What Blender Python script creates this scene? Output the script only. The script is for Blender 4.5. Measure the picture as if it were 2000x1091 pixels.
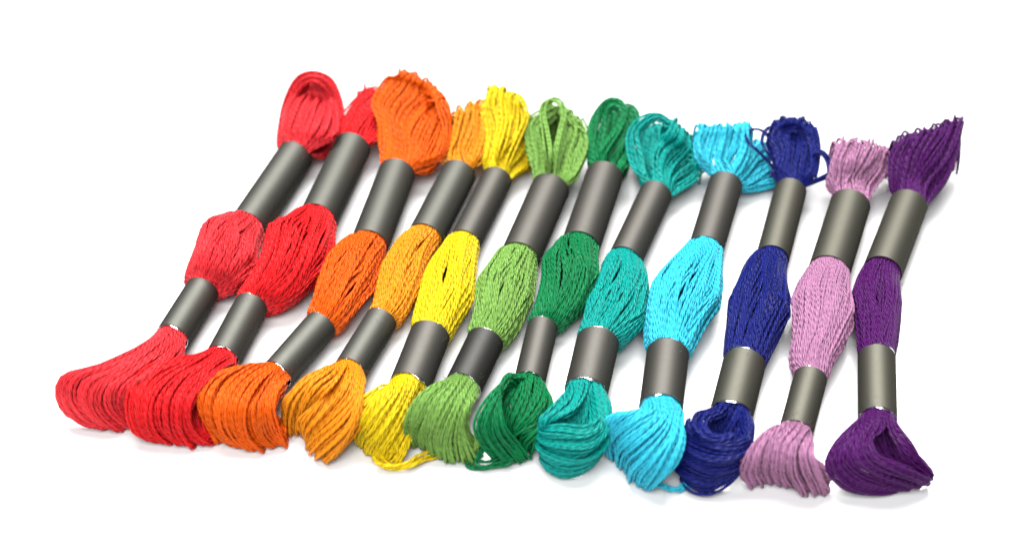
import bpy, math, random
import numpy as np

for o in list(bpy.data.objects):
    bpy.data.objects.remove(o)
scene = bpy.context.scene
COL = scene.collection
RNG = np.random.default_rng(7)

# ------------------------------------------------------------------ camera
FPX = 3300.0                      # focal length in pixels of a 2000 px wide picture
PITCH = math.radians(42.0)
DIST = 0.40
cp, sp = math.cos(PITCH), math.sin(PITCH)
CAM = np.array([0.0, -DIST * cp, DIST * sp])
FWD = np.array([0.0, cp, -sp]); UPV = np.array([0.0, sp, cp]); RGT = np.array([1.0, 0.0, 0.0])
cam = bpy.data.cameras.new('camera')
cam.sensor_width = 36.0
cam.lens = 36.0 * FPX / 2000.0
cam.clip_start, cam.clip_end = 0.01, 50.0
cam.dof.use_dof = True
cam.dof.focus_distance = 0.378
cam.dof.aperture_fstop = 12.0
cam_o = bpy.data.objects.new('camera', cam); COL.objects.link(cam_o)
cam_o.location = CAM; cam_o.rotation_euler = (math.pi / 2 - PITCH, 0, 0)
scene.camera = cam_o

# ------------------------------------------------------------------ light
world = bpy.data.worlds.new('World'); scene.world = world; world.use_nodes = True
bg = world.node_tree.nodes['Background']
bg.inputs[0].default_value = (1.0, 1.0, 1.0, 1); bg.inputs[1].default_value = 0.05

def softbox(name, loc, size, power, target=(0, 0, 0), sy=None, color=(1, 1, 1)):
    l = bpy.data.lights.new(name, 'AREA'); l.energy = power; l.color = color
    l.shape = 'RECTANGLE'; l.size = size; l.size_y = sy or size
    o = bpy.data.objects.new(name, l); COL.objects.link(o); o.location = loc
    d = np.array(target, float) - np.array(loc, float)
    import mathutils
    o.rotation_euler = mathutils.Vector(d).to_track_quat('-Z', 'Y').to_euler()
    return o
softbox('key_softbox', (0.0, 0.66, 1.25), 1.05, 34.0, sy=0.9, color=(1.0, 0.985, 0.96))
softbox('fill_softbox', (-0.20, -0.70, 1.15), 1.0, 17.0)

scene.render.engine = 'CYCLES'
scene.cycles.max_bounces = 10
scene.cycles.diffuse_bounces = 8
scene.cycles.glossy_bounces = 4
scene.cycles.use_denoising = True
vs = scene.view_settings
vs.view_transform = 'Standard'; vs.look = 'None'; vs.exposure = 0.87; vs.gamma = 1.0

# ------------------------------------------------------------------ materials
def new_mat(name):
    m = bpy.data.materials.new(name); m.use_nodes = True
    nt = m.node_tree
    return m, nt, nt.nodes['Principled BSDF'], nt.nodes.new, nt.links.new

def mat_table():
    m, nt, b, N, L = new_mat('white_acrylic')
    b.inputs['Base Color'].default_value = (0.62, 0.62, 0.623, 1)
    b.inputs['Roughness'].default_value = 0.22
    b.inputs['Specular IOR Level'].default_value = 0.8
    return m

def mat_thread(name, rgb, pitch=0.00185):
    """Stranded cotton: plies twisted round the strand (bump from the strand's own UV), soft sheen."""
    m, nt, b, N, L = new_mat(name)
    uv = N('ShaderNodeUVMap'); sep = N('ShaderNodeSeparateXYZ'); L(uv.outputs[0], sep.inputs[0])
    a = N('ShaderNodeMath'); a.operation = 'MULTIPLY_ADD'          # u*2 + v/pitch
    a.inputs[1].default_value = 3.0
    v = N('ShaderNodeMath'); v.operation = 'DIVIDE'; v.inputs[1].default_value = pitch
    oi = N('ShaderNodeObjectInfo')
    rp = N('ShaderNodeMapRange'); rp.inputs[3].default_value = 0.78; rp.inputs[4].default_value = 1.22; L(oi.outputs['Random'], rp.inputs[0])
    vv = N('ShaderNodeMath'); vv.operation = 'MULTIPLY'; L(sep.outputs[1], vv.inputs[0]); L(rp.outputs[0], vv.inputs[1])
    L(vv.outputs[0], v.inputs[0]); L(sep.outputs[0], a.inputs[0]); L(v.outputs[0], a.inputs[2])
    s = N('ShaderNodeMath'); s.operation = 'MULTIPLY'; s.inputs[1].default_value = 2 * math.pi
    L(a.outputs[0], s.inputs[0])
    sn = N('ShaderNodeMath'); sn.operation = 'SINE'; L(s.outputs[0], sn.inputs[0])
    ab = N('ShaderNodeMath'); ab.operation = 'ABSOLUTE'
    h = N('ShaderNodeMath'); h.operation = 'MULTIPLY'; h.inputs[1].default_value = math.pi
    L(a.outputs[0], h.inputs[0])
    sn2 = N('ShaderNodeMath'); sn2.operation = 'SINE'; L(h.outputs[0], sn2.inputs[0]); L(sn2.outputs[0], ab.inputs[0])
    # fine fibres running with the plies
    comb = N('ShaderNodeCombineXYZ')
    mu = N('ShaderNodeMath'); mu.operation = 'MULTIPLY'; mu.inputs[1].default_value = 9.0; L(a.outputs[0], mu.inputs[0])
    mv = N('ShaderNodeMath'); mv.operation = 'MULTIPLY'; mv.inputs[1].default_value = 500.0; L(sep.outputs[1], mv.inputs[0])
    L(mu.outputs[0], comb.inputs[0]); L(mv.outputs[0], comb.inputs[1])
    L(oi.outputs['Random'], comb.inputs[2])
    nz = N('ShaderNodeTexNoise'); nz.inputs['Scale'].default_value = 1.0; nz.inputs['Detail'].default_value = 1.0
    L(comb.outputs[0], nz.inputs['Vector'])
    ad = N('ShaderNodeMath'); ad.operation = 'MULTIPLY_ADD'; ad.inputs[1].default_value = 0.5
    L(nz.outputs[0], ad.inputs[0]); L(ab.outputs[0], ad.inputs[2])
    bp = N('ShaderNodeBump'); bp.inputs['Strength'].default_value = 1.0; bp.inputs['Distance'].default_value = 0.00036
    L(ad.outputs[0], bp.inputs['Height']); L(bp.outputs[0], b.inputs['Normal'])
    # dye: a little unevenness along each strand and from strand to strand
    r = N('ShaderNodeMapRange'); r.inputs[3].default_value = 0.90; r.inputs[4].default_value = 1.10
    L(oi.outputs['Random'], r.inputs[0])
    r2 = N('ShaderNodeMapRange'); r2.inputs[3].default_value = 0.86; r2.inputs[4].default_value = 1.14
    L(nz.outputs[0], r2.inputs[0])
    mm = N('ShaderNodeMath'); mm.operation = 'MULTIPLY'; L(r.outputs[0], mm.inputs[0]); L(r2.outputs[0], mm.inputs[1])
    vm = N('ShaderNodeVectorMath'); vm.operation = 'SCALE'; vm.inputs[0].default_value = rgb
    L(mm.outputs[0], vm.inputs[3]); L(vm.outputs[0], b.inputs['Base Color'])
    b.inputs['Roughness'].default_value = 0.38
    b.inputs['Specular IOR Level'].default_value = 0.30
    tr = N('ShaderNodeBsdfTranslucent'); L(vm.outputs[0], tr.inputs[0]); L(bp.outputs[0], tr.inputs[1])
    mx = N('ShaderNodeMixShader'); mx.inputs[0].default_value = 0.33       # light soaks through cotton
    L(b.outputs[0], mx.inputs[1]); L(tr.outputs[0], mx.inputs[2])
    L(mx.outputs[0], nt.nodes['Material Output'].inputs[0])
    b.inputs['Sheen Weight'].default_value = 0.05
    b.inputs['Sheen Roughness'].default_value = 0.4
    b.inputs['Sheen Tint'].default_value = (*rgb, 1)
    return m

def mat_band(name, rgb):
    m, nt, b, N, L = new_mat(name)
    tc = N('ShaderNodeTexCoord')
    nz = N('ShaderNodeTexNoise'); nz.inputs['Scale'].default_value = 900; nz.inputs['Detail'].default_value = 3
    L(tc.outputs['Object'], nz.inputs['Vector'])
    r = N('ShaderNodeMapRange'); r.inputs[3].default_value = 0.54; r.inputs[4].default_value = 0.60
    L(nz.outputs[0], r.inputs[0]); L(r.outputs[0], b.inputs['Roughness'])
    bp = N('ShaderNodeBump'); bp.inputs['Strength'].default_value = 0.05; bp.inputs['Distance'].default_value = 0.0001
    L(nz.outputs[0], bp.inputs['Height']); L(bp.outputs[0], b.inputs['Normal'])
    b.inputs['Base Color'].default_value = (*rgb, 1)
    b.inputs['Metallic'].default_value = 0.92
    b.inputs['Specular Tint'].default_value = (0.1, 0.1, 0.1, 1)
    return m

def mat_foil():
    m, nt, b, N, L = new_mat('silver_foil')
    b.inputs['Base Color'].default_value = (0.93, 0.93, 0.94, 1)
    b.inputs['Metallic'].default_value = 1.0
    b.inputs['Roughness'].default_value = 0.18
    return m
M_TABLE, M_FOIL = mat_table(), mat_foil()

# ------------------------------------------------------------------ helpers
def P(px, py, z):
    """The point at height z (mm) that the photograph shows at pixel px, py."""
    d = RGT * ((px - 1000.0) / FPX) + UPV * (-(py - 545.5) / FPX) + FWD
    t = (z * 0.001 - CAM[2]) / d[2]
    return CAM + d * t

def depth(p):
    return float(np.dot(p - CAM, FWD))

def unit(v):
    return v / (np.linalg.norm(v, axis=-1, keepdims=True) + 1e-12)

def mesh_obj(name, verts, faces_quads, mat, parent=None, uvs=None):
    me = bpy.data.meshes.new(name)
    nv, nf = len(verts), len(faces_quads)
    me.vertices.add(nv); me.vertices.foreach_set('co', np.ascontiguousarray(verts, dtype=np.float32).ravel())
    me.loops.add(nf * 4); me.loops.foreach_set('vertex_index', np.ascontiguousarray(faces_quads, dtype=np.int32).ravel())
    me.polygons.add(nf)
    me.polygons.foreach_set('loop_start', np.arange(0, nf * 4, 4, dtype=np.int32))
    me.polygons.foreach_set('use_smooth', np.ones(nf, dtype=bool))
    if uvs is not None:
        ul = me.uv_layers.new(name='UVMap')
        ul.data.foreach_set('uv', np.ascontiguousarray(uvs, dtype=np.float32).ravel())
    me.materials.append(mat)
    me.update(calc_edges=True)
    o = bpy.data.objects.new(name, me); COL.objects.link(o)
    if parent is not None:
        o.parent = parent
        o.matrix_parent_inverse = parent.matrix_world.inverted()
    return o

def spline(ctrl, n):
    """Centripetal Catmull-Rom through ctrl (m,3), n points evenly spaced along the curve."""
    c = np.asarray(ctrl, float)
    c = np.vstack([2 * c[0] - c[1], c, 2 * c[-1] - c[-2]])
    t = np.concatenate([[0], np.cumsum(np.sqrt(np.linalg.norm(np.diff(c, axis=0), axis=1)) + 1e-6)])
    out = []
    for i in range(1, len(c) - 2):
        p0, p1, p2, p3 = c[i - 1:i + 3]; t0, t1, t2, t3 = t[i - 1:i + 3]
        x = np.linspace(t1, t2, 14, endpoint=False)[:, None]
        a1 = (t1 - x) / (t1 - t0) * p0 + (x - t0) / (t1 - t0) * p1
        a2 = (t2 - x) / (t2 - t1) * p1 + (x - t1) / (t2 - t1) * p2
        a3 = (t3 - x) / (t3 - t2) * p2 + (x - t2) / (t3 - t2) * p3
        b1 = (t2 - x) / (t2 - t0) * a1 + (x - t0) / (t2 - t0) * a2
        b2 = (t3 - x) / (t3 - t1) * a2 + (x - t1) / (t3 - t1) * a3
        out.append((t2 - x) / (t2 - t1) * b1 + (x - t1) / (t2 - t1) * b2)
    out.append(c[-2][None]); q = np.vstack(out)
    s = np.concatenate([[0], np.cumsum(np.linalg.norm(np.diff(q, axis=0), axis=1))])
    ss = np.linspace(0, s[-1], n)
    return np.stack([np.interp(ss, s, q[:, k]) for k in range(3)], 1)

def lerp_u(us, vals, u):
    """Smooth interpolation of guide values (K,...) at u, monotone cubic via Catmull-Rom on the guide parameter."""
    us = np.asarray(us); K = len(us)
    if K == 2:
        w = (u - us[0]) / (us[1] - us[0]); return vals[0] * (1 - w) + vals[1] * w
    i = int(np.clip(np.searchsorted(us, u) - 1, 0, K - 2))
    h = us[i + 1] - us[i]; w = (u - us[i]) / h
    def slope(k):
        if k == 0: return (vals[1] - vals[0]) / (us[1] - us[0])
        if k == K - 1: return (vals[-1] - vals[-2]) / (us[-1] - us[-2])
        return (vals[k + 1] - vals[k - 1]) / (us[k + 1] - us[k - 1])
    m0, m1 = slope(i) * h, slope(i + 1) * h
    return ((2 * w**3 - 3 * w**2 + 1) * vals[i] + (w**3 - 2 * w**2 + w) * m0
            + (-2 * w**3 + 3 * w**2) * vals[i + 1] + (w**3 - w**2) * m1)

def smooth_noise(n, freq):
    """A slow wander along a strand, about -1..1."""
    t = np.linspace(0, 1, n); y = np.zeros(n)
    for f, a in ((freq, 0.6), (freq * 2.1, 0.35), (freq * 4.3, 0.15)):
        y += a * np.sin(2 * math.pi * (f * t * RNG.uniform(0.8, 1.2) + RNG.random()))
    return y

class Flow:
    """A slow wander shared by neighbouring strands, so that they run together and drift across in locks."""
    def __init__(self):
        self.p = RNG.random(3); self.s = RNG.choice([-1, 1])
    def __call__(self, n, u):
        t = np.linspace(0, 1, n); p = self.p; w = 2 * math.pi
        return (0.5 * np.sin(w * (0.6 * t + self.s * 1.3 * u + p[0])) + 0.35 * np.sin(w * (1.1 * t - self.s * 2.3 * u + p[1]))
                + 0.25 * np.sin(w * (1.6 * t + 4.1 * u + p[2])))

def tube(path, r, sides):
    """Ring vertices, quads and UVs (round, metres along) of a round strand along path (n,3)."""
    n = len(path)
    T = unit(np.gradient(path, axis=0))
    ref = np.array([0.0, 0.0, 1.0]) if abs(T[0][2]) < 0.9 else np.array([1.0, 0, 0])
    N0 = unit(np.cross(T[0], ref)); Ns = [N0]
    for i in range(1, n):
        v = Ns[-1] - T[i] * np.dot(Ns[-1], T[i]); Ns.append(v / (np.linalg.norm(v) + 1e-12))
    Nn = np.array(Ns); B = np.cross(T, Nn)
    a = np.linspace(0, 2 * math.pi, sides, endpoint=False)
    rr = (np.ones(n) * r)[:, None, None]
    V = path[:, None] + rr * (np.cos(a)[None, :, None] * Nn[:, None] + np.sin(a)[None, :, None] * B[:, None])
    i, j = np.meshgrid(np.arange(n - 1), np.arange(sides), indexing='ij')
    j2 = (j + 1) % sides
    F = np.stack([i * sides + j, i * sides + j2, (i + 1) * sides + j2, (i + 1) * sides + j], -1).reshape(-1, 4)
    s = np.concatenate([[0], np.cumsum(np.linalg.norm(np.diff(path, axis=0), axis=1))]) + RNG.random() * 0.01
    U = np.stack([np.stack([j / sides, s[i]], -1), np.stack([(j + 1) / sides, s[i]], -1),
                  np.stack([(j + 1) / sides, s[i + 1]], -1), np.stack([j / sides, s[i + 1]], -1)], 2).reshape(-1, 2)
    return V.reshape(-1, 3), F, U

def joined(paths, r, sides):
    Vs, Fs, Us, off = [], [], [], 0
    for p in paths:
        V, F, U = tube(p, r, sides); Vs.append(V); Fs.append(F + off); Us.append(U); off += len(V)
    return np.vstack(Vs), np.vstack(Fs), np.vstack(Us)

SR = 0.00033                      # radius of one strand, metres

def fuzz_paths(paths, cnt):
    out = []
    for _ in range(cnt):
        p = paths[RNG.integers(len(paths))]; i = int(RNG.integers(6, len(p) - 3))
        T = unit(p[i + 1] - p[i - 1]); r = RNG.normal(size=3); r[2] = abs(r[2]) + .2
        r = unit(r - T * np.dot(r, T)); L = RNG.uniform(0.0006, 0.0018)
        d = unit(r + T * RNG.uniform(-1.5, 1.5)); bend = RNG.normal(size=3) * 0.35
        a = np.linspace(0, 1, 5)[:, None]
        q = p[i] + r * SR * .7 + d * L * a + bend * L * a * a
        q[:, 2] = np.maximum(q[:, 2], 0.0001); out.append(q)
    return out

def bundle(name, parent, mat, outer, inner):
    """One thread section: its inner strands as the part's own mesh, each outer strand a sub-part."""
    V, F, U = joined([p[::2] if len(p) > 40 else p for p in inner], SR * 1.05, 5)
    b = mesh_obj(name, V, F, mat, parent, U)
    for p in outer:
        V, F, U = tube(p, SR * RNG.uniform(0.9, 1.08), 7)
        mesh_obj('strand', V, F, mat, b, U)
    V, F, U = joined(fuzz_paths(outer, 300), 0.000016, 3)
    fz = mesh_obj('fuzz', V, F, mat, b, U); fz['kind'] = 'stuff'
    return b

# ------------------------------------------------------------------ bands
class Band:
    """Straight paper tube; corners are the four ends of its outline in the photograph."""
    def __init__(self, TL, TR, BL, BR, width, lift=0.8):
        a = ((TL[0] + TR[0]) / 2, (TL[1] + TR[1]) / 2); b = ((BL[0] + BR[0]) / 2, (BL[1] + BR[1]) / 2)
        z = 6.0
        for _ in range(3):
            A, B = P(*a, z), P(*b, z)
            self.R = width / 2 * 0.5 * (depth(A) + depth(B)) / FPX
            z = self.R * 1000 + lift
        self.A, self.B = A, B                       # far end, near end
        self.ax = unit(A - B)                       # points away from the camera
        self.up = np.array([0, 0, 1.0])
        self.side = unit(np.cross(self.ax, self.up))    # to the right
    def ring(self, end, inset, phi, k=0.82):
        c = (self.A - self.ax * inset) if end == 'far' else (self.B + self.ax * inset)
        return c + self.R * k * (math.cos(phi) * self.side + math.sin(phi) * self.up)

def make_band(b, mat, parent, foil):
    n = 72
    a = np.linspace(0, 2 * math.pi, n, endpoint=False)
    t = 0.00022; e = 0.00006
    L = np.linalg.norm(b.A - b.B)
    prof = [(0, b.R - t), (0, b.R - e), (e, b.R), (L * .25, b.R), (L * .5, b.R), (L * .75, b.R), (L - e, b.R), (L, b.R - e), (L, b.R - t), (L * .5, b.R - t)]
    V = []
    for s, r in prof:
        wob = 1 + 0.006 * np.sin(a * 2 + s * 90)
        V.append(b.B + b.ax * s + (r * wob)[:, None] * (np.cos(a)[:, None] * b.side + np.sin(a)[:, None] * b.up))
    V = np.vstack(V); m = len(prof)
    i, j = np.meshgrid(np.arange(m), np.arange(n), indexing='ij')
    i2, j2 = (i + 1) % m, (j + 1) % n
    F = np.stack([i * n + j, i * n + j2, i2 * n + j2, i2 * n + j], -1).reshape(-1, 4)
    o = mesh_obj('paper_band', V, F[:, ::-1], mat, parent)
    o.data.polygons.foreach_set('use_smooth', np.ones(len(o.data.polygons), dtype=bool))
    me = o.data
    sharp = me.attributes.new('sharp_edge', 'BOOLEAN', 'EDGE')
    vals = np.zeros(len(me.edges), dtype=bool); ev = np.zeros(len(me.edges) * 2, dtype=np.int32)
    me.edges.foreach_get('vertices', ev); ev = ev.reshape(-1, 2)
    r0, r1 = ev[:, 0] // n, ev[:, 1] // n
    vals[(r0 == r1) & np.isin(r0, (1, 2, 6, 7, 8, 0))] = True
    sharp.data.foreach_set('value', vals)
    if foil:
        for sgn, C in ((1, b.A), (-1, b.B)):
            # torn edge of the silver lining that sticks out of the paper here and there
            ext = 0.0007 * np.clip(0.25 + smooth_noise(n, 2) * 1.0, 0, 1)
            ext[-1] = ext[0]
            rows = []
            for s, r in ((-0.002, b.R - 0.00024), (0.0, b.R - 0.00024), (1.0, b.R - 0.0001), (1.0, b.R - 0.0002), (0.0, b.R - 0.00034), (-0.002, b.R - 0.00034)):
                d = np.full(n, s) if s <= 0 else ext
                rows.append(C + (sgn * d)[:, None] * b.ax + r * (np.cos(a)[:, None] * b.side + np.sin(a)[:, None] * b.up))
            V = np.vstack(rows); m2 = len(rows)
            i, j = np.meshgrid(np.arange(m2 - 1), np.arange(n), indexing='ij'); j2 = (j + 1) % n
            F = np.stack([i * n + j, i * n + j2, (i + 1) * n + j2, (i + 1) * n + j], -1).reshape(-1, 4)
            mesh_obj('foil_lining', V, F, M_FOIL, o)
    return o

def squeeze(p, b, end):
    """Keep a strand inside the band's bore and let it spread only past the rim."""
    E, out = (b.A, b.ax) if end == 'far' else (b.B, -b.ax)
    s = (p - E) @ out
    rad = p - E - s[:, None] * out
    d = np.linalg.norm(rad, axis=1) + 1e-9
    rin = b.R - 0.00036 - SR * 1.12
    lim = rin + np.where(s > 0.0007, (s - 0.0006) * 4.5, 0.0)
    near = (s > -0.012) & (s < 0.005)
    f = np.where(near & (d > lim), lim / d, 1.0)
    return E + s[:, None] * out + rad * f[:, None]

# ------------------------------------------------------------------ thread sections
def middle(parent, mat, up_b, lo_b, Lpts, Rpts, twist=0.3, n_out=38, flat=0.82, seams=()):
    """Bulging section between the two bands: a ring of strands round a core, wandering and crossing a little."""
    def res(pts):
        p = np.array([(x, y, 0) for x, y in pts], float); return spline(p, 101)[:, :2]
    Lr, Rr = res(Lpts), res(Rpts)
    C, S, U = [], [], []
    for k in (0.006, 0.0012):
        C.append(up_b.B + up_b.ax * k); S.append(up_b.side * up_b.R * .82); U.append(up_b.up * up_b.R * .82)
    for f in (.09, .20, .36, .52, .68, .82, .92):
        k = int(round(f * 100)); w = math.sin(math.pi * f) ** 0.6
        zb = ((1 - f) * up_b.B[2] + f * lo_b.A[2]) * 1000
        z = 7.0
        for _ in range(3):
            l, r = P(*Lr[k], z), P(*Rr[k], z)
            hw = np.linalg.norm(r - l) / 2 + SR * .2; hh = hw * flat
            z = w * (hh * 1000 + 0.6) + (1 - w) * zb
        C.append((l + r) / 2); S.append(unit(r - l) * hw); U.append(np.array([0, 0, hh]))
    for k in (0.0012, 0.006):
        C.append(lo_b.A - lo_b.ax * k); S.append(lo_b.side * lo_b.R * .82); U.append(lo_b.up * lo_b.R * .82)
    n_out = int(2 * math.pi * max(np.linalg.norm(S, axis=1)) * .92 / (2 * SR) * 1.12)
    ns = 58
    C, S, U = spline(C, ns), spline(S, ns), spline(U, ns)
    t = np.linspace(0, 1, ns); win = np.sin(math.pi * t) ** 0.7
    def strands(cnt, rho, amp):
        out = []
        ph0 = RNG.random() * 6; fl, fr = Flow(), Flow()
        for i in range(cnt):
            phi = 2 * math.pi * (i + RNG.uniform(-.35, .35)) / cnt
            f = phi + twist * (t - .5) + 0.09 * np.sin(5 * phi + ph0 + 2.0 * t) * win + amp * (0.27 * fl(ns, phi / 2.1) + 0.05 * smooth_noise(ns, 0.9)) * win
            lift = 0.0
            if rho > .95 and RNG.random() < .14:          # a few strands cross over the rest
                f = f + RNG.choice([-1, 1]) * RNG.uniform(.25, .6) * (t - .5) * win; lift = 0.045
            for sp_, sw, st in (seams if rho > .95 else ()):                      # a hollow where strands part
                d = np.angle(np.exp(1j * (f - sp_)))
                f = f + win**2 * st * 1.6 * (d / sw) * np.exp(-(d / sw) ** 2)
            rr = rho * (1 + lift * win + 0.038 * np.sin(10 * f + ph0 + 2.2 * np.sin(2.6 * t + ph0)) * win + amp * (0.025 * smooth_noise(ns, 1.1) + 0.035 * fr(ns, phi / 1.4) - 0.02) * win)
            p = C + rr[:, None] * (np.cos(f)[:, None] * S + np.sin(f)[:, None] * U)
            p[:, 2] = np.maximum(p[:, 2], SR)
            out.append(squeeze(squeeze(p, up_b, 'near'), lo_b, 'far'))
        return out
    outer = strands(n_out, 0.965, 1.0)
    inner = strands(int(n_out * 1.0), 0.915, 0.9) + strands(int(n_out * .8), 0.83, 0.9)
    return bundle('middle_bundle', parent, mat, outer, inner)

def sheet(band, end, us, guides, zs, arc=(math.pi, 0.0), fold=None, layers=3, n=None, dens=1.15, jit=1.0, k=0.84, lenj=None):
    """Strands that leave the band's end and follow the guide curves (photo px + height in mm), in layers.
    Returns (outer, inner) paths."""
    G = []
    for gi, g in enumerate(guides):
        z = zs[gi] if isinstance(zs[0], (list, tuple)) else zs
        pts = [P(g[j][0], g[j][1], g[j][2] if len(g[j]) > 2 else z[j]) for j in range(len(g))]
        if fold is not None:
            last = pts[-1]
            for f in fold:
                last = last + np.array(f) * 0.001
                pts.append(np.array([last[0], last[1], max(last[2], 0.0006)]))
        G.append(np.array(pts))
    G = np.array(G); us = np.array(us, float)
    ns = 50
    if lenj is None: lenj = 0.14 if end == 'far' else 0.05
    nfold = len(fold) if fold else 0
    def path(u, lay, dl=0.0, turn=0.0):
        phi = arc[0] + (arc[1] - arc[0]) * u
        kk = k * (1 - 0.16 * lay)
        ctrl = [band.ring(end, 0.006, phi, kk), band.ring(end, 0.0008, phi, kk)] + list(lerp_u(us, G, u))
        if dl:
            e = len(ctrl) - 1 - nfold; sh = (ctrl[e] - ctrl[e - 1]) * dl; sh[2] *= .5
            for q in range(e, len(ctrl)): ctrl[q] = ctrl[q] + sh
        if turn:                                        # the strand turns back beside itself
            e = len(ctrl) - nfold
            for q, wq in zip(range(e, len(ctrl)), (0.6, 1.0, 0.9)):
                ctrl[q] = ctrl[q] + np.array([turn * wq, 0, 0.0006 if q == e else 0.0])
        return spline(ctrl, ns)
    probe = np.array([path(u, 0) for u in np.linspace(0, 1, 13)])
    width = np.linalg.norm(np.diff(probe, axis=0), axis=2).sum(0)
    if n is None:
        n = max(3, int(round(np.percentile(width, 75) / (2 * SR * 0.86) * dens)))
    outer, inner = [], []
    t = np.linspace(0, 1, ns); win = np.clip((t - 0.10) / 0.25, 0, 1); win = win * win * (3 - 2 * win)
    ph0 = RNG.random() * 6; ncl = max(2.0, n / 5.5); cl = 0.9 if end == 'far' else 0.42
    for lay in range(layers):
        cnt = n if lay == 0 else max(2, int(n * 0.95)); fl = Flow(); ph0 = RNG.random() * 6
        for i in range(cnt):
            u = (i + 0.5 + RNG.uniform(-.3, .3) * jit) / cnt
            u = float(np.clip(u + 0.10 * cl / ncl * math.cos(2 * math.pi * (u * ncl + 0.12 * math.sin(9 * u + ph0)) + ph0), 0.0, 1.0))
            dl = lenj * (0.8 * math.sin(u * 27 + ph0) + 0.45 * RNG.uniform(-1, 1)) if nfold else 0.0
            turn = (0.0010 if i % 2 else -0.0010) if (end == 'far' and nfold) else 0.0
            p = path(u, lay, dl, turn)
            pa, pb = path(max(u - .04, 0), lay, dl, turn), path(min(u + .04, 1), lay, dl, turn)
            stray = lay == 0 and 0.15 < u < 0.85 and RNG.random() < 0.12
            if stray:                                   # a strand that wanders over its neighbours
                u2 = float(np.clip(u + RNG.uniform(-.16, .16), 0, 1)); w2 = np.linspace(0, 1, ns)[:, None] ** 1.5
                p = p * (1 - w2) + path(u2, lay, dl, turn) * w2
            du = pb - pa; T = np.gradient(p, axis=0)
            nrm = unit(np.cross(du, T))
            tocam = unit(CAM - p)
            sgn = np.sign((nrm * tocam).sum(1).mean()) or 1.0
            nrm = nrm * sgn
            w = width / max(n, 1)
            lat = unit(du) * np.minimum(w, 0.0014)[:, None]
            p = p + win[:, None] * (nrm * ((-lay * 0.0008) + (0.0005 if stray else 0.0) + 0.00048 * cl * math.sin(2 * math.pi * (u * ncl + 0.12 * math.sin(9 * u + ph0)) + ph0) + 0.00035 * jit * smooth_noise(ns, 1.0))[:, None] + lat * (jit * (0.35 * smooth_noise(ns, 1.0) + (1.1 if lay == 0 else 0.5) * fl(ns, u)))[:, None])
            p[:, 2] = np.maximum(p[:, 2], SR)
            p = squeeze(p, band, end)
            (outer if lay == 0 else inner).append(p)
    return outer, inner

def loose(pts, cnt=1, spread=0.0008, band=None, end=None, a0=None, a1=None):
    """A few strands along given points; a0 / a1 root their ends in the band at that angle."""
    out = []
    for i in range(cnt):
        c = np.array([P(*q) for q in pts])
        off = np.array([RNG.uniform(-1, 1), RNG.uniform(-1, 1), RNG.uniform(-.6, .6)]) * spread
        c = list(c + off)
        if a0 is not None: c = [band.ring(end, .006, a0, .8), band.ring(end, .0004, a0, .8)] + c
        if a1 is not None: c = c + [band.ring(end, .0004, a1, .8), band.ring(end, .006, a1, .8)]
        p = spline(c, 60)
        p = p + np.stack([smooth_noise(60, 1.0) for _ in range(3)], 1) * 0.00025
        p[:, 2] = np.maximum(p[:, 2], SR)
        if band is not None: p = squeeze(p, band, end)
        out.append(p)
    return out

# ------------------------------------------------------------------ the white surface
def make_table():
    n = 24; s = 2.5
    g = np.linspace(-s, s, n)
    X, Y = np.meshgrid(g, g, indexing='xy')
    V = np.stack([X, Y, np.zeros_like(X)], -1).reshape(-1, 3)
    i, j = np.meshgrid(np.arange(n - 1), np.arange(n - 1), indexing='ij')
    F = np.stack([i * n + j, i * n + j + 1, (i + 1) * n + j + 1, (i + 1) * n + j], -1).reshape(-1, 4)
    o = mesh_obj('tabletop', V, F, M_TABLE)
    o['kind'] = 'structure'; o['label'] = 'plain bright white tabletop under the row of thread skeins'
make_table()

def FZ(m, hi=10.0):
    base = {4: [1.0, .95, .5, .08], 5: [1.0, 1.03, .8, .42, .08], 6: [.96, 1.03, .97, .66, .32, .08], 7: [.96, 1.03, 1.0, .8, .55, .3, .08]}[m]
    return [b * hi for b in base]
def TZ(m, lo=8.5, hi=15.0):
    return [lo + (hi - lo) * (i / (m - 1)) ** 0.9 for i in range(m)]
TUCK = [(0, 3.0, -.2), (0, 4.0, 0)]                 # front loops turn under
OVER = [(0.2, 1.6, -0.6), (0, .8, -3.5), (0, -1.0, -5)]   # far loops turn down behind

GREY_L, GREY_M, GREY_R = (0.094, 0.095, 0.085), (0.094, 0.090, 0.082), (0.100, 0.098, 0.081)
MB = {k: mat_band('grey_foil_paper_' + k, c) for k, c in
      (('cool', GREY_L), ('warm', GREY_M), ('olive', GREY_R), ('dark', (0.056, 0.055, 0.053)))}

SK = []
def skein(**k): SK.append(k)

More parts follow.
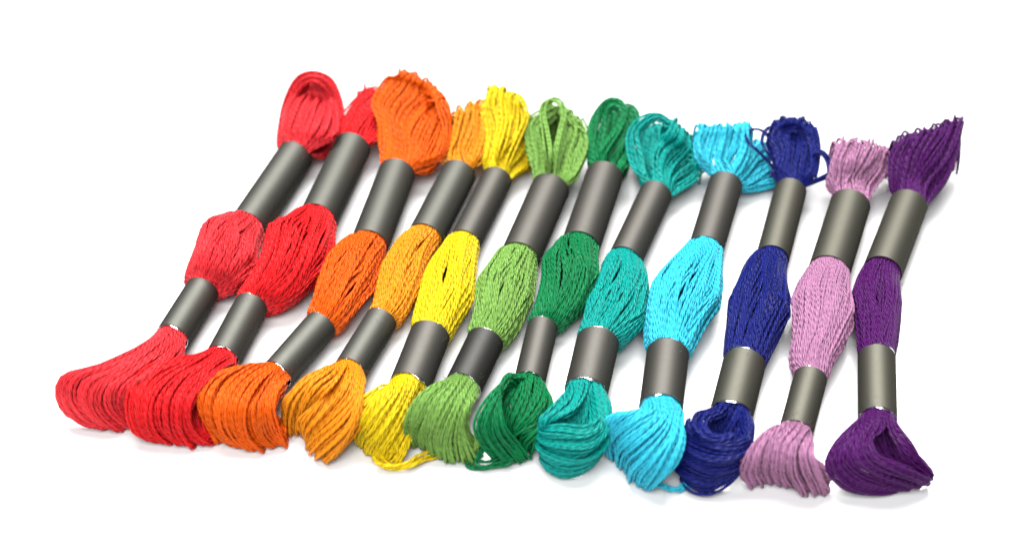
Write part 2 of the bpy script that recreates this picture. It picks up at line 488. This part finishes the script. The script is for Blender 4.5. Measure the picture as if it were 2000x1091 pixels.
# Each entry: outline corners of the two bands, outline of the middle section, and the guide curves of both end loops.
skein(rgb=(0.94, 0.042, 0.056), mat='coral_red_cotton', band='cool',
  label='coral red thread skein at the end of the row, beside the bright red one',
  up=((544, 289), (611, 317), (455, 421), (512, 462), 71), lo=((360, 559), (431, 573), (307, 639), (368, 676), 67),
  L=[(454, 422), (414, 441), (385, 471), (364, 508), (356, 540), (360, 560)], R=[(512, 459), (508, 486), (500, 515), (488, 544), (464, 568), (431, 580)],
  twist=-0.7,
  top=[dict(us=[0, 1], g=[[(556, 290), (560, 240), (572, 195), (596, 164)], [(640, 300), (656, 262), (662, 225), (642, 172)]], zs=[4, 5, 8, 11], fold=OVER, arc=(2.8, .2)),
       dict(us=[0, .5, 1], g=[[(546, 292), (549, 245), (562, 200), (586, 176)], [(585, 290), (598, 240), (612, 205), (622, 190)], [(620, 318), (652, 275), (660, 240), (648, 205)]],
            zs=[10, 12, 11, 9], arc=(2.6, 0.0), fold=OVER, layers=3),
       dict(us=[0, .5, 1], g=[[(542, 285), (545, 240), (556, 195), (583, 150), (613, 140), (645, 151), (664, 190), (671, 228), (650, 290)],
                          [(549, 290), (553, 240), (562, 198), (587, 158), (613, 149), (641, 160), (659, 195), (664, 232), (642, 296)],
                          [(556, 295), (560, 245), (570, 204), (592, 167), (614, 158), (636, 172), (652, 202), (656, 238), (634, 302)]],
            zs=[5, 6, 9, 13, 15, 13, 9, 6, 4], arc=(3.0, 0.2), layers=2)],
  front=[dict(us=[0, 1], g=[[(325, 698), (278, 728), (245, 758), (238, 790), (250, 815)], [(356, 702), (322, 728), (292, 760), (276, 790), (285, 815)]], zs=[7, 7, 6, 4, 1.5], fold=TUCK, arc=(2.4, .2)),
         dict(us=[0, .4, .75, 1], g=[[(260, 682), (192, 710), (120, 729), (103, 763), (127, 813), (178, 831)], [(285, 686), (225, 722), (172, 748), (163, 787), (190, 822), (222, 836)],
                          [(305, 690), (255, 725), (212, 757), (206, 792), (226, 820), (252, 835)], [(348, 697), (304, 727), (268, 754), (252, 780), (257, 802), (274, 818)]],
            zs=FZ(6, 11), fold=TUCK, layers=4)])

skein(rgb=(0.92, 0.016, 0.022), mat='bright_red_cotton', band='cool',
  label='bright red thread skein lying between the coral red skein and the deep orange skein',
  up=((657, 269), (720, 305), (586, 410), (655, 443), 73), lo=((455, 591), (526, 601), (400, 687), (470, 710), 67),
  L=[(586, 409), (562, 436), (535, 447), (511, 474), (491, 527), (470, 559), (459, 584)], R=[(653, 433), (654, 477), (640, 518), (605, 568), (564, 597), (526, 612)],
  twist=-1.0, seams=[(1.75, 0.5, 0.08)],
  top=[dict(us=[0, .5, 1], g=[[(664, 238), (685, 203), (710, 177)], [(690, 255), (718, 215), (742, 190)], [(722, 292), (742, 250), (752, 210)]], zs=TZ(3, 7.5, 8), fold=OVER)],
  front=[dict(us=[0, 1], g=[[(420, 722), (390, 755), (365, 795), (370, 830), (390, 860)], [(458, 730), (432, 758), (408, 795), (402, 825), (414, 855)]], zs=[7, 7, 6, 4, 1.5], fold=TUCK, arc=(2.4, .2)),
         dict(us=[0, .33, .66, 1], g=[[(345, 699), (283, 718), (253, 760), (247, 805), (260, 845), (290, 856)], [(375, 705), (322, 735), (291, 775), (287, 820), (300, 848), (325, 863)],
                          [(405, 712), (362, 745), (337, 785), (335, 825), (345, 852), (365, 870)], [(440, 722), (408, 750), (378, 785), (372, 820), (386, 848), (413, 867)]],
            zs=FZ(6, 11), fold=TUCK, layers=4)])

skein(rgb=(0.99, 0.15, 0.004), mat='deep_orange_cotton', band='cool',
  label='deep orange thread skein whose front loop spreads out like a wide fringe',
  up=((740, 326), (811, 349), (684, 465), (759, 490), 74), lo=((596, 628), (658, 641), (513, 708), (571, 753), 66),
  L=[(684, 466), (658, 480), (637, 509), (608, 559), (596, 600), (596, 620)], R=[(758, 488), (746, 521), (719, 579), (693, 629), (660, 652)],
  twist=0.3,
  top=[dict(us=[0, 1], g=[[(775, 310), (790, 270), (810, 235), (830, 205)], [(836, 332), (864, 300), (868, 265), (862, 228)]], zs=[6, 7, 9, 11], fold=OVER, layers=3, arc=(2.2, 0)),
       dict(us=[0, .3, .55, .8, 1], g=[[(741, 280), (737, 235), (727, 208), (737, 180), (760, 152), (780, 147)], [(763, 275), (757, 235), (758, 207), (778, 180), (795, 160), (803, 154)],
                          [(788, 285), (780, 245), (793, 215), (815, 192), (822, 172), (826, 167)], [(805, 305), (812, 262), (836, 218), (850, 198), (850, 187), (846, 182)],
                          [(835, 325), (862, 298), (869, 268), (868, 242), (864, 226), (857, 202)]],
            zs=TZ(6, 9, 16), fold=OVER)],
  front=[dict(us=[0, .3, .6, .85, 1], g=[[(460, 717), (408, 738), (386, 770), (389, 805), (406, 835), (424, 862)], [(490, 720), (450, 745), (426, 785), (425, 825), (440, 852), (466, 869)],
                          [(520, 726), (490, 755), (468, 795), (468, 830), (480, 858), (505, 877)], [(545, 735), (525, 762), (510, 795), (512, 830), (522, 854), (542, 870)],
                          [(562, 745), (542, 765), (534, 795), (538, 825), (547, 850), (557, 871)]],
            zs=FZ(6, 11), fold=TUCK, layers=4)])

skein(rgb=(0.99, 0.37, 0.012), mat='amber_cotton', band='cool',
  label='golden amber thread skein, between the deep orange one and the lemon yellow one',
  up=((867, 318), (925, 360), (803, 450), (858, 477), 70), lo=((712, 617), (777, 633), (651, 709), (717, 736), 65),
  L=[(801, 450), (769, 480), (750, 512), (725, 579), (712, 612)], R=[(856, 475), (842, 512), (808, 600), (798, 625), (779, 642)],
  twist=0.3,
  top=[dict(us=[0, .5, 1], g=[[(868, 290), (869, 260), (873, 236)], [(893, 290), (905, 250), (912, 217)], [(930, 322), (947, 275), (944, 212)]], zs=TZ(3, 9, 13), fold=OVER)],
  front=[dict(us=[0, 1], g=[[(650, 737), (612, 785), (580, 825), (588, 846)], [(704, 752), (682, 800), (645, 840), (622, 862)]], zs=[9.5, 8.5, 5.5, 2.5], fold=TUCK, arc=(2.7, .4)),
         dict(us=[0, .5, 1], g=[[(615, 724), (578, 750), (551, 785), (549, 815), (556, 842)], [(640, 730), (608, 752), (583, 785), (573, 820), (574, 848)], [(662, 735), (645, 757), (622, 780), (600, 815), (590, 846)]],
            zs=FZ(5, 11), fold=TUCK, layers=3, arc=(3.14, 1.6)),
         dict(us=[0, .3, .6, 1], g=[[(682, 735), (665, 765), (627, 810), (597, 845), (600, 862)], [(697, 742), (688, 775), (655, 812), (615, 848), (600, 872)], [(707, 750), (700, 785), (678, 828), (640, 866), (614, 886)], [(710, 755), (708, 790), (692, 835), (664, 876), (638, 902)]],
            zs=[11, 11, 8.5, 4.5, 1.0], fold=TUCK, layers=3, arc=(1.7, 0.0))])

skein(rgb=(0.98, 0.74, 0.010), mat='lemon_yellow_cotton', band='warm',
  label='lemon yellow thread skein with a loose twist of thread at its front end',
  up=((944, 338), (997, 361), (880, 456), (936, 490), 62), lo=((800, 645), (880, 662), (760, 749), (838, 762), 80),
  L=[(880, 458), (846, 496), (824, 551), (803, 605), (800, 640)], R=[(934, 480), (938, 512), (928, 560), (912, 618), (882, 660)],
  twist=-0.5, seams=[(1.6, 0.5, 0.06)],
  top=[dict(us=[0, .3, .55, .75, 1], g=[[(945, 310), (951, 260), (943, 215), (953, 182)], [(962, 300), (975, 250), (965, 208), (968, 180)], [(975, 300), (995, 258), (1000, 222), (1000, 196)],
                          [(985, 315), (1006, 278), (1021, 248), (1025, 228)], [(1000, 350), (1015, 340), (1028, 334), (1036, 322)]], zs=[(9, 12, 15, 17), (9, 12, 15, 17), (9, 12, 14, 16), (8, 9, 10, 12), (5, 4, 3.5, 4)], fold=OVER)],
  topx=[dict(a0=1.8, a1=.8, pts=[(978, 295, 12), (992, 240, 14), (990, 205, 15), (992, 187, 15), (1008, 189, 15), (1022, 206, 15), (1027, 235, 14), (1016, 265, 12), (995, 315, 9)], cnt=3, spread=.0010)],
  front=[dict(us=[0, .3, .6, .85, 1], g=[[(738, 758), (706, 775), (683, 805), (678, 830), (685, 854)], [(765, 762), (745, 790), (720, 825), (705, 848), (702, 866)], [(795, 768), (775, 805), (750, 845), (728, 870), (719, 886)],
                          [(815, 775), (800, 815), (780, 850), (760, 882), (744, 900)], [(832, 785), (818, 825), (800, 860), (792, 885), (784, 902)]],
            zs=[FZ(5, 11), FZ(5, 11), FZ(5, 9), FZ(5, 6), FZ(5, 4.5)], fold=TUCK, layers=4)],
  frontx=[dict(pts=[(736, 895, 3), (744, 908, 1.5), (768, 915, 1.2), (800, 908, 1.6), (825, 895, 1.5), (848, 888, 1), (856, 878, 1)], cnt=5, spread=.0012)])

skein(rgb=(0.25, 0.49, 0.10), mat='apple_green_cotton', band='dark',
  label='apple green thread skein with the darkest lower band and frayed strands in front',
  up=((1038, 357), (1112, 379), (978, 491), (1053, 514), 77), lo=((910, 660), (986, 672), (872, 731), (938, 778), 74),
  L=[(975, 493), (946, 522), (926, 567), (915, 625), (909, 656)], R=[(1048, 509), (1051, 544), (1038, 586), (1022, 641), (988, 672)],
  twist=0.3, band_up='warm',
  top=[dict(us=[0, 1], g=[[(1058, 305), (1052, 266), (1058, 234), (1070, 222)], [(1110, 305), (1112, 262), (1106, 236), (1096, 222)]], zs=[4, 4, 5.5, 8], fold=OVER, layers=2),
       dict(us=[0, .5, 1], g=[[(1038, 320), (1028, 278), (1029, 245), (1050, 222), (1078, 214)], [(1050, 320), (1042, 278), (1042, 250), (1058, 230), (1078, 220)], [(1064, 320), (1058, 280), (1054, 255), (1064, 238), (1078, 227)]], zs=TZ(5, 9, 13), fold=OVER, arc=(3.14, 1.9)),
       dict(us=[0, .5, 1], g=[[(1085, 320), (1087, 282), (1099, 252), (1104, 228), (1096, 215)], [(1102, 325), (1112, 290), (1122, 262), (1118, 240), (1104, 226)], [(1120, 352), (1139, 310), (1147, 276), (1138, 252), (1122, 238)]], zs=TZ(5, 9, 13), fold=OVER, arc=(1.7, 0.0))],
  topx=[dict(a0=1.9, a1=1.3, pts=[(1069, 310, 14), (1064, 260, 15), (1058, 225, 16), (1062, 203, 17), (1077, 195, 17), (1092, 204, 17), (1099, 225, 16), (1093, 258, 15), (1085, 295, 14)], cnt=4, spread=.0011)],
  front=[dict(us=[0, .3, .6, .8, .9, 1], g=[[(855, 748), (818, 774), (794, 815), (790, 840), (800, 868)], [(878, 750), (850, 782), (831, 820), (821, 848), (826, 874)], [(900, 757), (880, 792), (862, 830), (856, 862), (862, 895)],
                          [(915, 767), (902, 797), (890, 835), (885, 868), (890, 902)], [(922, 772), (908, 802), (903, 835), (912, 870), (927, 899)], [(930, 778), (918, 800), (912, 825), (924, 852), (940, 872)]],
            zs=[FZ(5, 13.5), FZ(5, 13), FZ(5, 12), FZ(5, 11), FZ(5, 11), FZ(5, 10)], fold=TUCK, layers=4)])

skein(rgb=(0.003, 0.25, 0.078), mat='emerald_green_cotton', band='warm',
  label='emerald green thread skein between the apple green skein and the teal skein',
  up=((1145, 332), (1217, 354), (1097, 468), (1170, 493), 75), lo=((1031, 630), (1088, 648), (1001, 730), (1067, 762), 61),
  L=[(1097, 466), (1068, 493), (1055, 528), (1047, 570), (1024, 625), (1022, 648)], R=[(1167, 483), (1171, 522), (1162, 573), (1129, 625), (1092, 650)],
  twist=-0.9, seams=[(1.6, 0.45, 0.17)],
  top=[dict(us=[0, 1], g=[[(1158, 310), (1166, 270), (1182, 226)], [(1222, 330), (1230, 285), (1224, 228)]], zs=[3, 3, 3.5], fold=OVER, layers=3),
       dict(us=[0, .5, 1], g=[[(1148, 300), (1149, 255), (1164, 215), (1188, 195), (1211, 199), (1222, 220), (1216, 248), (1192, 285), (1170, 320)],
                          [(1160, 300), (1163, 260), (1173, 222), (1190, 202), (1207, 204), (1218, 222), (1213, 246), (1191, 278), (1168, 312)],
                          [(1172, 300), (1180, 262), (1184, 232), (1192, 210), (1204, 209), (1213, 224), (1209, 244), (1190, 270), (1166, 304)]],
            zs=[9, 11, 13, 15, 15, 14, 12.5, 11.5, 11], arc=(3.1, 1.4), layers=2),
       dict(us=[0, .5, 1], g=[[(1190, 315), (1214, 282), (1232, 250), (1244, 226), (1236, 210), (1222, 203)], [(1203, 322), (1221, 292), (1231, 265), (1237, 240), (1230, 222), (1220, 212)], [(1218, 338), (1228, 310), (1229, 280), (1231, 255), (1228, 235), (1220, 222)]],
            zs=TZ(6, 8, 13), arc=(1.3, 0.0), layers=2)],
  front=[dict(us=[0, .5, 1], g=[[(990, 755), (972, 785), (968, 815), (978, 845)], [(1030, 765), (1015, 800), (1002, 828), (996, 850)], [(1066, 790), (1045, 820), (1020, 840), (1004, 856)]], zs=[8.5, 7.5, 5.5, 3.0], fold=TUCK, layers=3),
         dict(us=[0, 1], g=[[(1072, 795), (1052, 826), (1020, 843), (1006, 856), (1018, 880)], [(1078, 800), (1070, 832), (1058, 856), (1046, 872), (1038, 888)]], zs=[7.5, 7, 6, 4, 1.0], fold=TUCK, arc=(0.5, 0.0), layers=3),
         dict(us=[0, .5, 1], g=[[(982, 748), (944, 790), (926, 830), (940, 866), (966, 894)], [(990, 752), (964, 797), (953, 838), (972, 874), (1000, 901)], [(982, 752), (980, 797), (992, 838), (1014, 868), (1032, 898)]], zs=FZ(5, 11.5), fold=TUCK, arc=(3.14, 1.2), layers=3)],
  frontx=[dict(pts=[(990, 895, 2), (960, 905, 1), (930, 910, .8), (918, 902, 1), (925, 890, 1.5), (935, 880, 2)], cnt=5, spread=.0012)])

skein(rgb=(0.002, 0.42, 0.37), mat='teal_cotton', band='warm',
  label='teal thread skein whose front end is wound into a round ball of strands',
  up=((1246, 376), (1316, 381), (1183, 503), (1258, 511), 66), lo=((1127, 653), (1208, 681), (1099, 754), (1190, 776), 85),
  L=[(1183, 503), (1170, 525), (1156, 583), (1134, 618), (1127, 650)], R=[(1250, 496), (1268, 544), (1262, 593), (1251, 650), (1211, 682)],
  twist=0.7,
  top=[dict(us=[0, 1], g=[[(1248, 345), (1244, 297), (1254, 256)], [(1308, 335), (1316, 290), (1308, 250)]], zs=[3, 3.5, 5], fold=OVER, layers=3),
       dict(us=[0, .5, 1], g=[[(1240, 340), (1228, 297), (1229, 257), (1250, 231), (1285, 221), (1312, 238), (1328, 258)], [(1252, 338), (1241, 297), (1238, 258), (1256, 237), (1285, 226), (1307, 239), (1320, 258)], [(1264, 338), (1256, 297), (1249, 262), (1262, 243), (1285, 232), (1302, 241), (1314, 258)]],
            zs=[9, 11, 13, 15, 16, 15, 14], fold=OVER, arc=(3.14, 1.9), layers=2),
       dict(us=[0, .4, .7, 1], g=[[(1273, 335), (1273, 298), (1286, 272), (1301, 258), (1308, 242)], [(1290, 335), (1296, 302), (1312, 283), (1326, 272), (1329, 258)], [(1308, 345), (1325, 322), (1342, 308), (1350, 295), (1346, 280)], [(1326, 376), (1345, 366), (1358, 356), (1363, 342), (1360, 325)]],
            zs=[(9, 11, 13, 15, 16), (9, 11, 12, 14, 15), (8, 8, 9, 10, 11), (5, 4.5, 5, 6, 8)], fold=OVER, arc=(1.8, -.2))],
  front=[dict(us=[0, 1], g=[[(1098, 778), (1086, 805), (1076, 830), (1074, 855)], [(1172, 785), (1166, 814), (1154, 840), (1140, 860)]], zs=[8, 7, 5.5, 4], fold=[(0, -1, -2)], layers=3),
         dict(us=[0, 1], g=[[(1096, 772), (1075, 798), (1053, 820), (1058, 834)], [(1140, 775), (1122, 800), (1092, 816), (1066, 828)]], zs=[10.5, 11, 10.5, 9], fold=[(2, 0, -2)], arc=(3.1, 1.5), layers=2),
         dict(us=[0, .33, .66, 1], g=[[(1166, 790), (1168, 822), (1142, 836), (1100, 832), (1060, 830)], [(1180, 800), (1180, 842), (1148, 866), (1105, 866), (1056, 852)], [(1186, 800), (1182, 866), (1148, 898), (1102, 904), (1052, 880)], [(1190, 802), (1176, 880), (1140, 924), (1098, 934), (1062, 914)]],
            zs=[(11, 11.5, 11.5, 11, 9), (10, 9.5, 9.5, 9, 7), (9, 6, 5.5, 5, 4), (8, 3, 1.2, 1, 1.2)], arc=(1.2, 0.0), fold=[(1, 4, -.3)], layers=4)])

skein(rgb=(0.05, 0.68, 0.88), mat='sky_blue_cotton', band='warm',
  label='bright sky blue thread skein with a plump middle bulge, between teal and navy',
  up=((1385, 348), (1449, 373), (1347, 473), (1410, 501), 68), lo=((1263, 682), (1346, 698), (1248, 788), (1333, 806), 84),
  L=[(1347, 473), (1304, 514), (1270, 563), (1252, 608), (1254, 646), (1262, 680)], R=[(1409, 500), (1418, 542), (1406, 594), (1385, 643), (1347, 697)],
  twist=0.4, seams=[(1.5, 0.35, 0.10)],
  top=[dict(us=[0, 1], g=[[(1442, 345), (1456, 312), (1470, 288), (1482, 278)], [(1450, 375), (1475, 372), (1500, 366), (1516, 362)]], zs=[(8, 9, 9, 9), (4, 3, 2.5, 2.5)], fold=OVER, arc=(.6, -.4)),
       dict(us=[0, .4, .75, 1], g=[[(1370, 335), (1357, 305), (1355, 275), (1362, 253)], [(1398, 320), (1402, 295), (1408, 270), (1412, 253)], [(1425, 320), (1438, 292), (1444, 270), (1446, 251)], [(1440, 345), (1453, 318), (1462, 288), (1460, 250)]], zs=TZ(4, 9, 14), fold=OVER, jit=1.5)],
  front=[dict(us=[0, .25, .5, .75, 1], g=[[(1243, 801), (1206, 808), (1178, 832), (1173, 862), (1188, 886)], [(1268, 803), (1240, 814), (1206, 838), (1188, 867), (1197, 894)], [(1300, 806), (1275, 836), (1240, 866), (1216, 888), (1213, 910)],
                          [(1320, 815), (1312, 850), (1276, 895), (1246, 922), (1238, 940)], [(1334, 820), (1333, 862), (1316, 910), (1292, 942), (1270, 956)]],
            zs=FZ(5, 11.5), fold=TUCK, layers=4)],
  frontx=[dict(pts=[(1285, 945, 2), (1300, 952, 1.2), (1318, 957, .9), (1332, 952, .9), (1345, 945, 1)], cnt=3, spread=.0006)])

skein(rgb=(0.008, 0.015, 0.20), mat='navy_blue_cotton', band='olive',
  label='navy blue thread skein with a coiled hollow in its front end',
  up=((1511, 371), (1577, 373), (1478, 499), (1540, 508), 64), lo=((1414, 693), (1494, 723), (1386, 794), (1470, 826), 84),
  L=[(1484, 492), (1454, 514), (1430, 566), (1414, 618), (1410, 664), (1413, 692)], R=[(1535, 502), (1537, 549), (1544, 601), (1531, 657), (1496, 723)],
  twist=0.7,
  top=[dict(us=[0, .35, .7, 1], g=[[(1512, 342), (1515, 302), (1503, 275), (1510, 251), (1528, 241)], [(1530, 332), (1537, 295), (1533, 268), (1540, 247), (1547, 240)], [(1560, 332), (1566, 295), (1566, 265), (1563, 250), (1560, 242)], [(1586, 352), (1594, 322), (1591, 292), (1584, 268), (1574, 251)]], zs=TZ(5, 9, 15), fold=OVER, dens=1.4, layers=4)],
  topx=[dict(a0=2.8, a1=2.4, pts=[(1502, 322, 13), (1482, 292, 14), (1464, 275, 14), (1461, 260, 14), (1468, 251, 14), (1484, 250, 14), (1497, 257, 13), (1508, 272, 12), (1518, 300, 11)], cnt=2, spread=.0008),
        dict(a0=2.6, a1=1.8, pts=[(1504, 305, 13), (1492, 285, 14), (1493, 265, 14), (1505, 250, 14), (1516, 252, 13), (1522, 275, 12)], cnt=2, spread=.0006),
        dict(a0=-.1, a1=.6, pts=[(1596, 372, 7), (1612, 355, 9), (1618, 332, 10), (1612, 312, 11), (1601, 301, 12), (1590, 300, 12), (1580, 320, 10)], cnt=4, spread=.0010)],
  front=[dict(us=[0, 1], g=[[(1392, 808), (1380, 832), (1378, 860)], [(1462, 822), (1450, 846), (1432, 866)]], zs=[8, 6.5, 5], fold=[(0, -1, -2)], layers=3),
         dict(us=[0, .33, .66, 1], g=[[(1455, 832), (1460, 852), (1430, 864), (1386, 860), (1352, 838)], [(1466, 835), (1462, 877), (1420, 895), (1370, 887), (1330, 862)], [(1468, 838), (1452, 902), (1405, 926), (1358, 920), (1318, 896)], [(1466, 840), (1436, 928), (1392, 964), (1354, 960), (1332, 934)]],
            zs=[(11, 11.5, 11.5, 11.5, 10), (10, 9, 9.5, 9, 7), (9, 6, 5.5, 5, 4), (8, 3, 1.2, 1, 1.4)], arc=(1.0, 0.0), fold=[(1, 4, -.3)], layers=4),
         dict(us=[0, 1], g=[[(1382, 802), (1358, 810), (1353, 832), (1374, 853), (1404, 860), (1436, 852)], [(1412, 805), (1386, 816), (1380, 832), (1391, 846), (1410, 851), (1428, 846)]], zs=[11, 12, 12.5, 12.5, 12, 11.5], arc=(3.1, 1.7), layers=2)])

skein(rgb=(0.53, 0.245, 0.43), mat='orchid_pink_cotton', band='olive',
  label='pale orchid pink thread skein between the navy skein and the dark purple skein',
  up=((1620, 392), (1701, 407), (1583, 519), (1656, 540), 80), lo=((1553, 725), (1613, 750), (1520, 820), (1589, 866), 66),
  L=[(1585, 517), (1555, 552), (1545, 601), (1540, 653), (1533, 690), (1545, 726)], R=[(1657, 538), (1667, 575), (1668, 629), (1653, 685), (1615, 749)],
  twist=0.2, seams=[(1.9, 0.3, 0.07)],
  top=[dict(us=[0, .5, .75, 1], g=[[(1620, 365), (1622, 325), (1634, 285)], [(1658, 345), (1670, 315), (1682, 286)], [(1682, 352), (1702, 322), (1716, 296)], [(1702, 382), (1725, 345), (1736, 300)]], zs=[(9, 12, 14), (10, 13, 14), (9, 11, 13), (6, 7, 9)], fold=OVER, jit=1.5)],
  front=[dict(us=[0, .2, .5, .75, .9, 1], g=[[(1513, 831), (1474, 862), (1456, 900), (1450, 926), (1468, 951)], [(1530, 833), (1496, 861), (1482, 895), (1479, 920), (1490, 942)], [(1548, 839), (1526, 866), (1518, 900), (1517, 925), (1527, 945)],
                          [(1568, 849), (1551, 879), (1548, 910), (1555, 936), (1568, 961)], [(1580, 861), (1572, 886), (1578, 915), (1590, 941), (1600, 964)], [(1588, 869), (1593, 892), (1603, 920), (1613, 941), (1624, 954)]],
            zs=FZ(5, 11), fold=TUCK, layers=4)])

skein(rgb=(0.095, 0.007, 0.14), mat='dark_purple_cotton', band='olive',
  label='dark purple thread skein, its front loop opening into a pointed teardrop',
  up=((1737, 392), (1812, 407), (1688, 520), (1760, 540), 76), lo=((1677, 688), (1747, 707), (1673, 810), (1755, 828), 74),
  L=[(1689, 521), (1668, 549), (1665, 587), (1671, 646), (1675, 682)], R=[(1757, 531), (1761, 566), (1758, 629), (1756, 674), (1747, 705)],
  twist=0.2,
  top=[dict(us=[0, .3, .6, .8, 1], g=[[(1736, 355), (1737, 310), (1751, 279)], [(1763, 350), (1776, 300), (1796, 265)], [(1788, 350), (1813, 300), (1842, 254)], [(1802, 360), (1840, 310), (1865, 241)], [(1822, 392), (1853, 352), (1876, 288)]], zs=[(9, 12, 14), (10, 13, 15), (9, 13, 16), (8, 12, 16), (5, 8, 12)], fold=OVER)],
  front=[dict(us=[0, 1], g=[[(1694, 842), (1700, 872), (1722, 898)], [(1762, 842), (1776, 875), (1790, 906)]], zs=[7, 5, 3], fold=[(0, -1, -1)], layers=3),
         dict(us=[0, .4, .8, 1], g=[[(1666, 826), (1627, 868), (1613, 912), (1640, 952), (1690, 965), (1735, 958)], [(1684, 830), (1660, 868), (1650, 902), (1680, 932), (1730, 947), (1780, 950)], [(1706, 832), (1693, 862), (1701, 892), (1736, 914), (1776, 930), (1810, 942)], [(1724, 836), (1702, 857), (1713, 886), (1745, 906), (1786, 921), (1822, 932)]],
            zs=[(10, 9, 6, 3, 1, .8), (11, 11, 9, 6, 3.5, 1.2), (11.5, 12, 11, 9, 6, 2.5), (11.5, 12, 11.5, 10, 7, 3)], arc=(3.1, 1.5), fold=[(0, 2, -.3)], layers=3),
         dict(us=[0, 1], g=[[(1735, 836), (1752, 866), (1768, 896), (1794, 915), (1816, 926)], [(1757, 834), (1780, 864), (1799, 893), (1815, 912), (1824, 928)]], zs=[10, 9.5, 7.5, 5, 3], arc=(1.4, 0.0), layers=2)])

def build(k):
    up_b, lo_b = Band(*k['up']), Band(*k['lo'])
    c = (up_b.B + lo_b.A) / 2
    root = bpy.data.objects.new('thread_skein', None); COL.objects.link(root)
    root.location = (c[0], c[1], 0.0); root.empty_display_size = 0.01
    bpy.context.view_layer.update()
    root['label'] = k['label']; root['category'] = 'thread skein'; root['group'] = 'skeins of embroidery thread laid side by side'
    m = mat_thread(k['mat'], k['rgb'])
    make_band(up_b, MB[k.get('band_up', k['band'])], root, False)
    make_band(lo_b, MB[k['band']], root, True)
    middle(root, m, up_b, lo_b, k['L'], k['R'], k.get('twist', .3), seams=k.get('seams', ()))
    for key, band, end in (('top', up_b, 'far'), ('front', lo_b, 'near')):
        out, inn = [], []
        for s in k[key]:
            s = dict(s); o, i = sheet(band, end, s.pop('us'), s.pop('g'), s.pop('zs'), **s); out += o; inn += i
        for x in k.get(key + 'x', ()):
            out += loose(x['pts'], x['cnt'], x['spread'], band, end, x.get('a0'), x.get('a1'))
        bundle('end_loop', root, m, out, inn)

for k in SK:
    build(k)
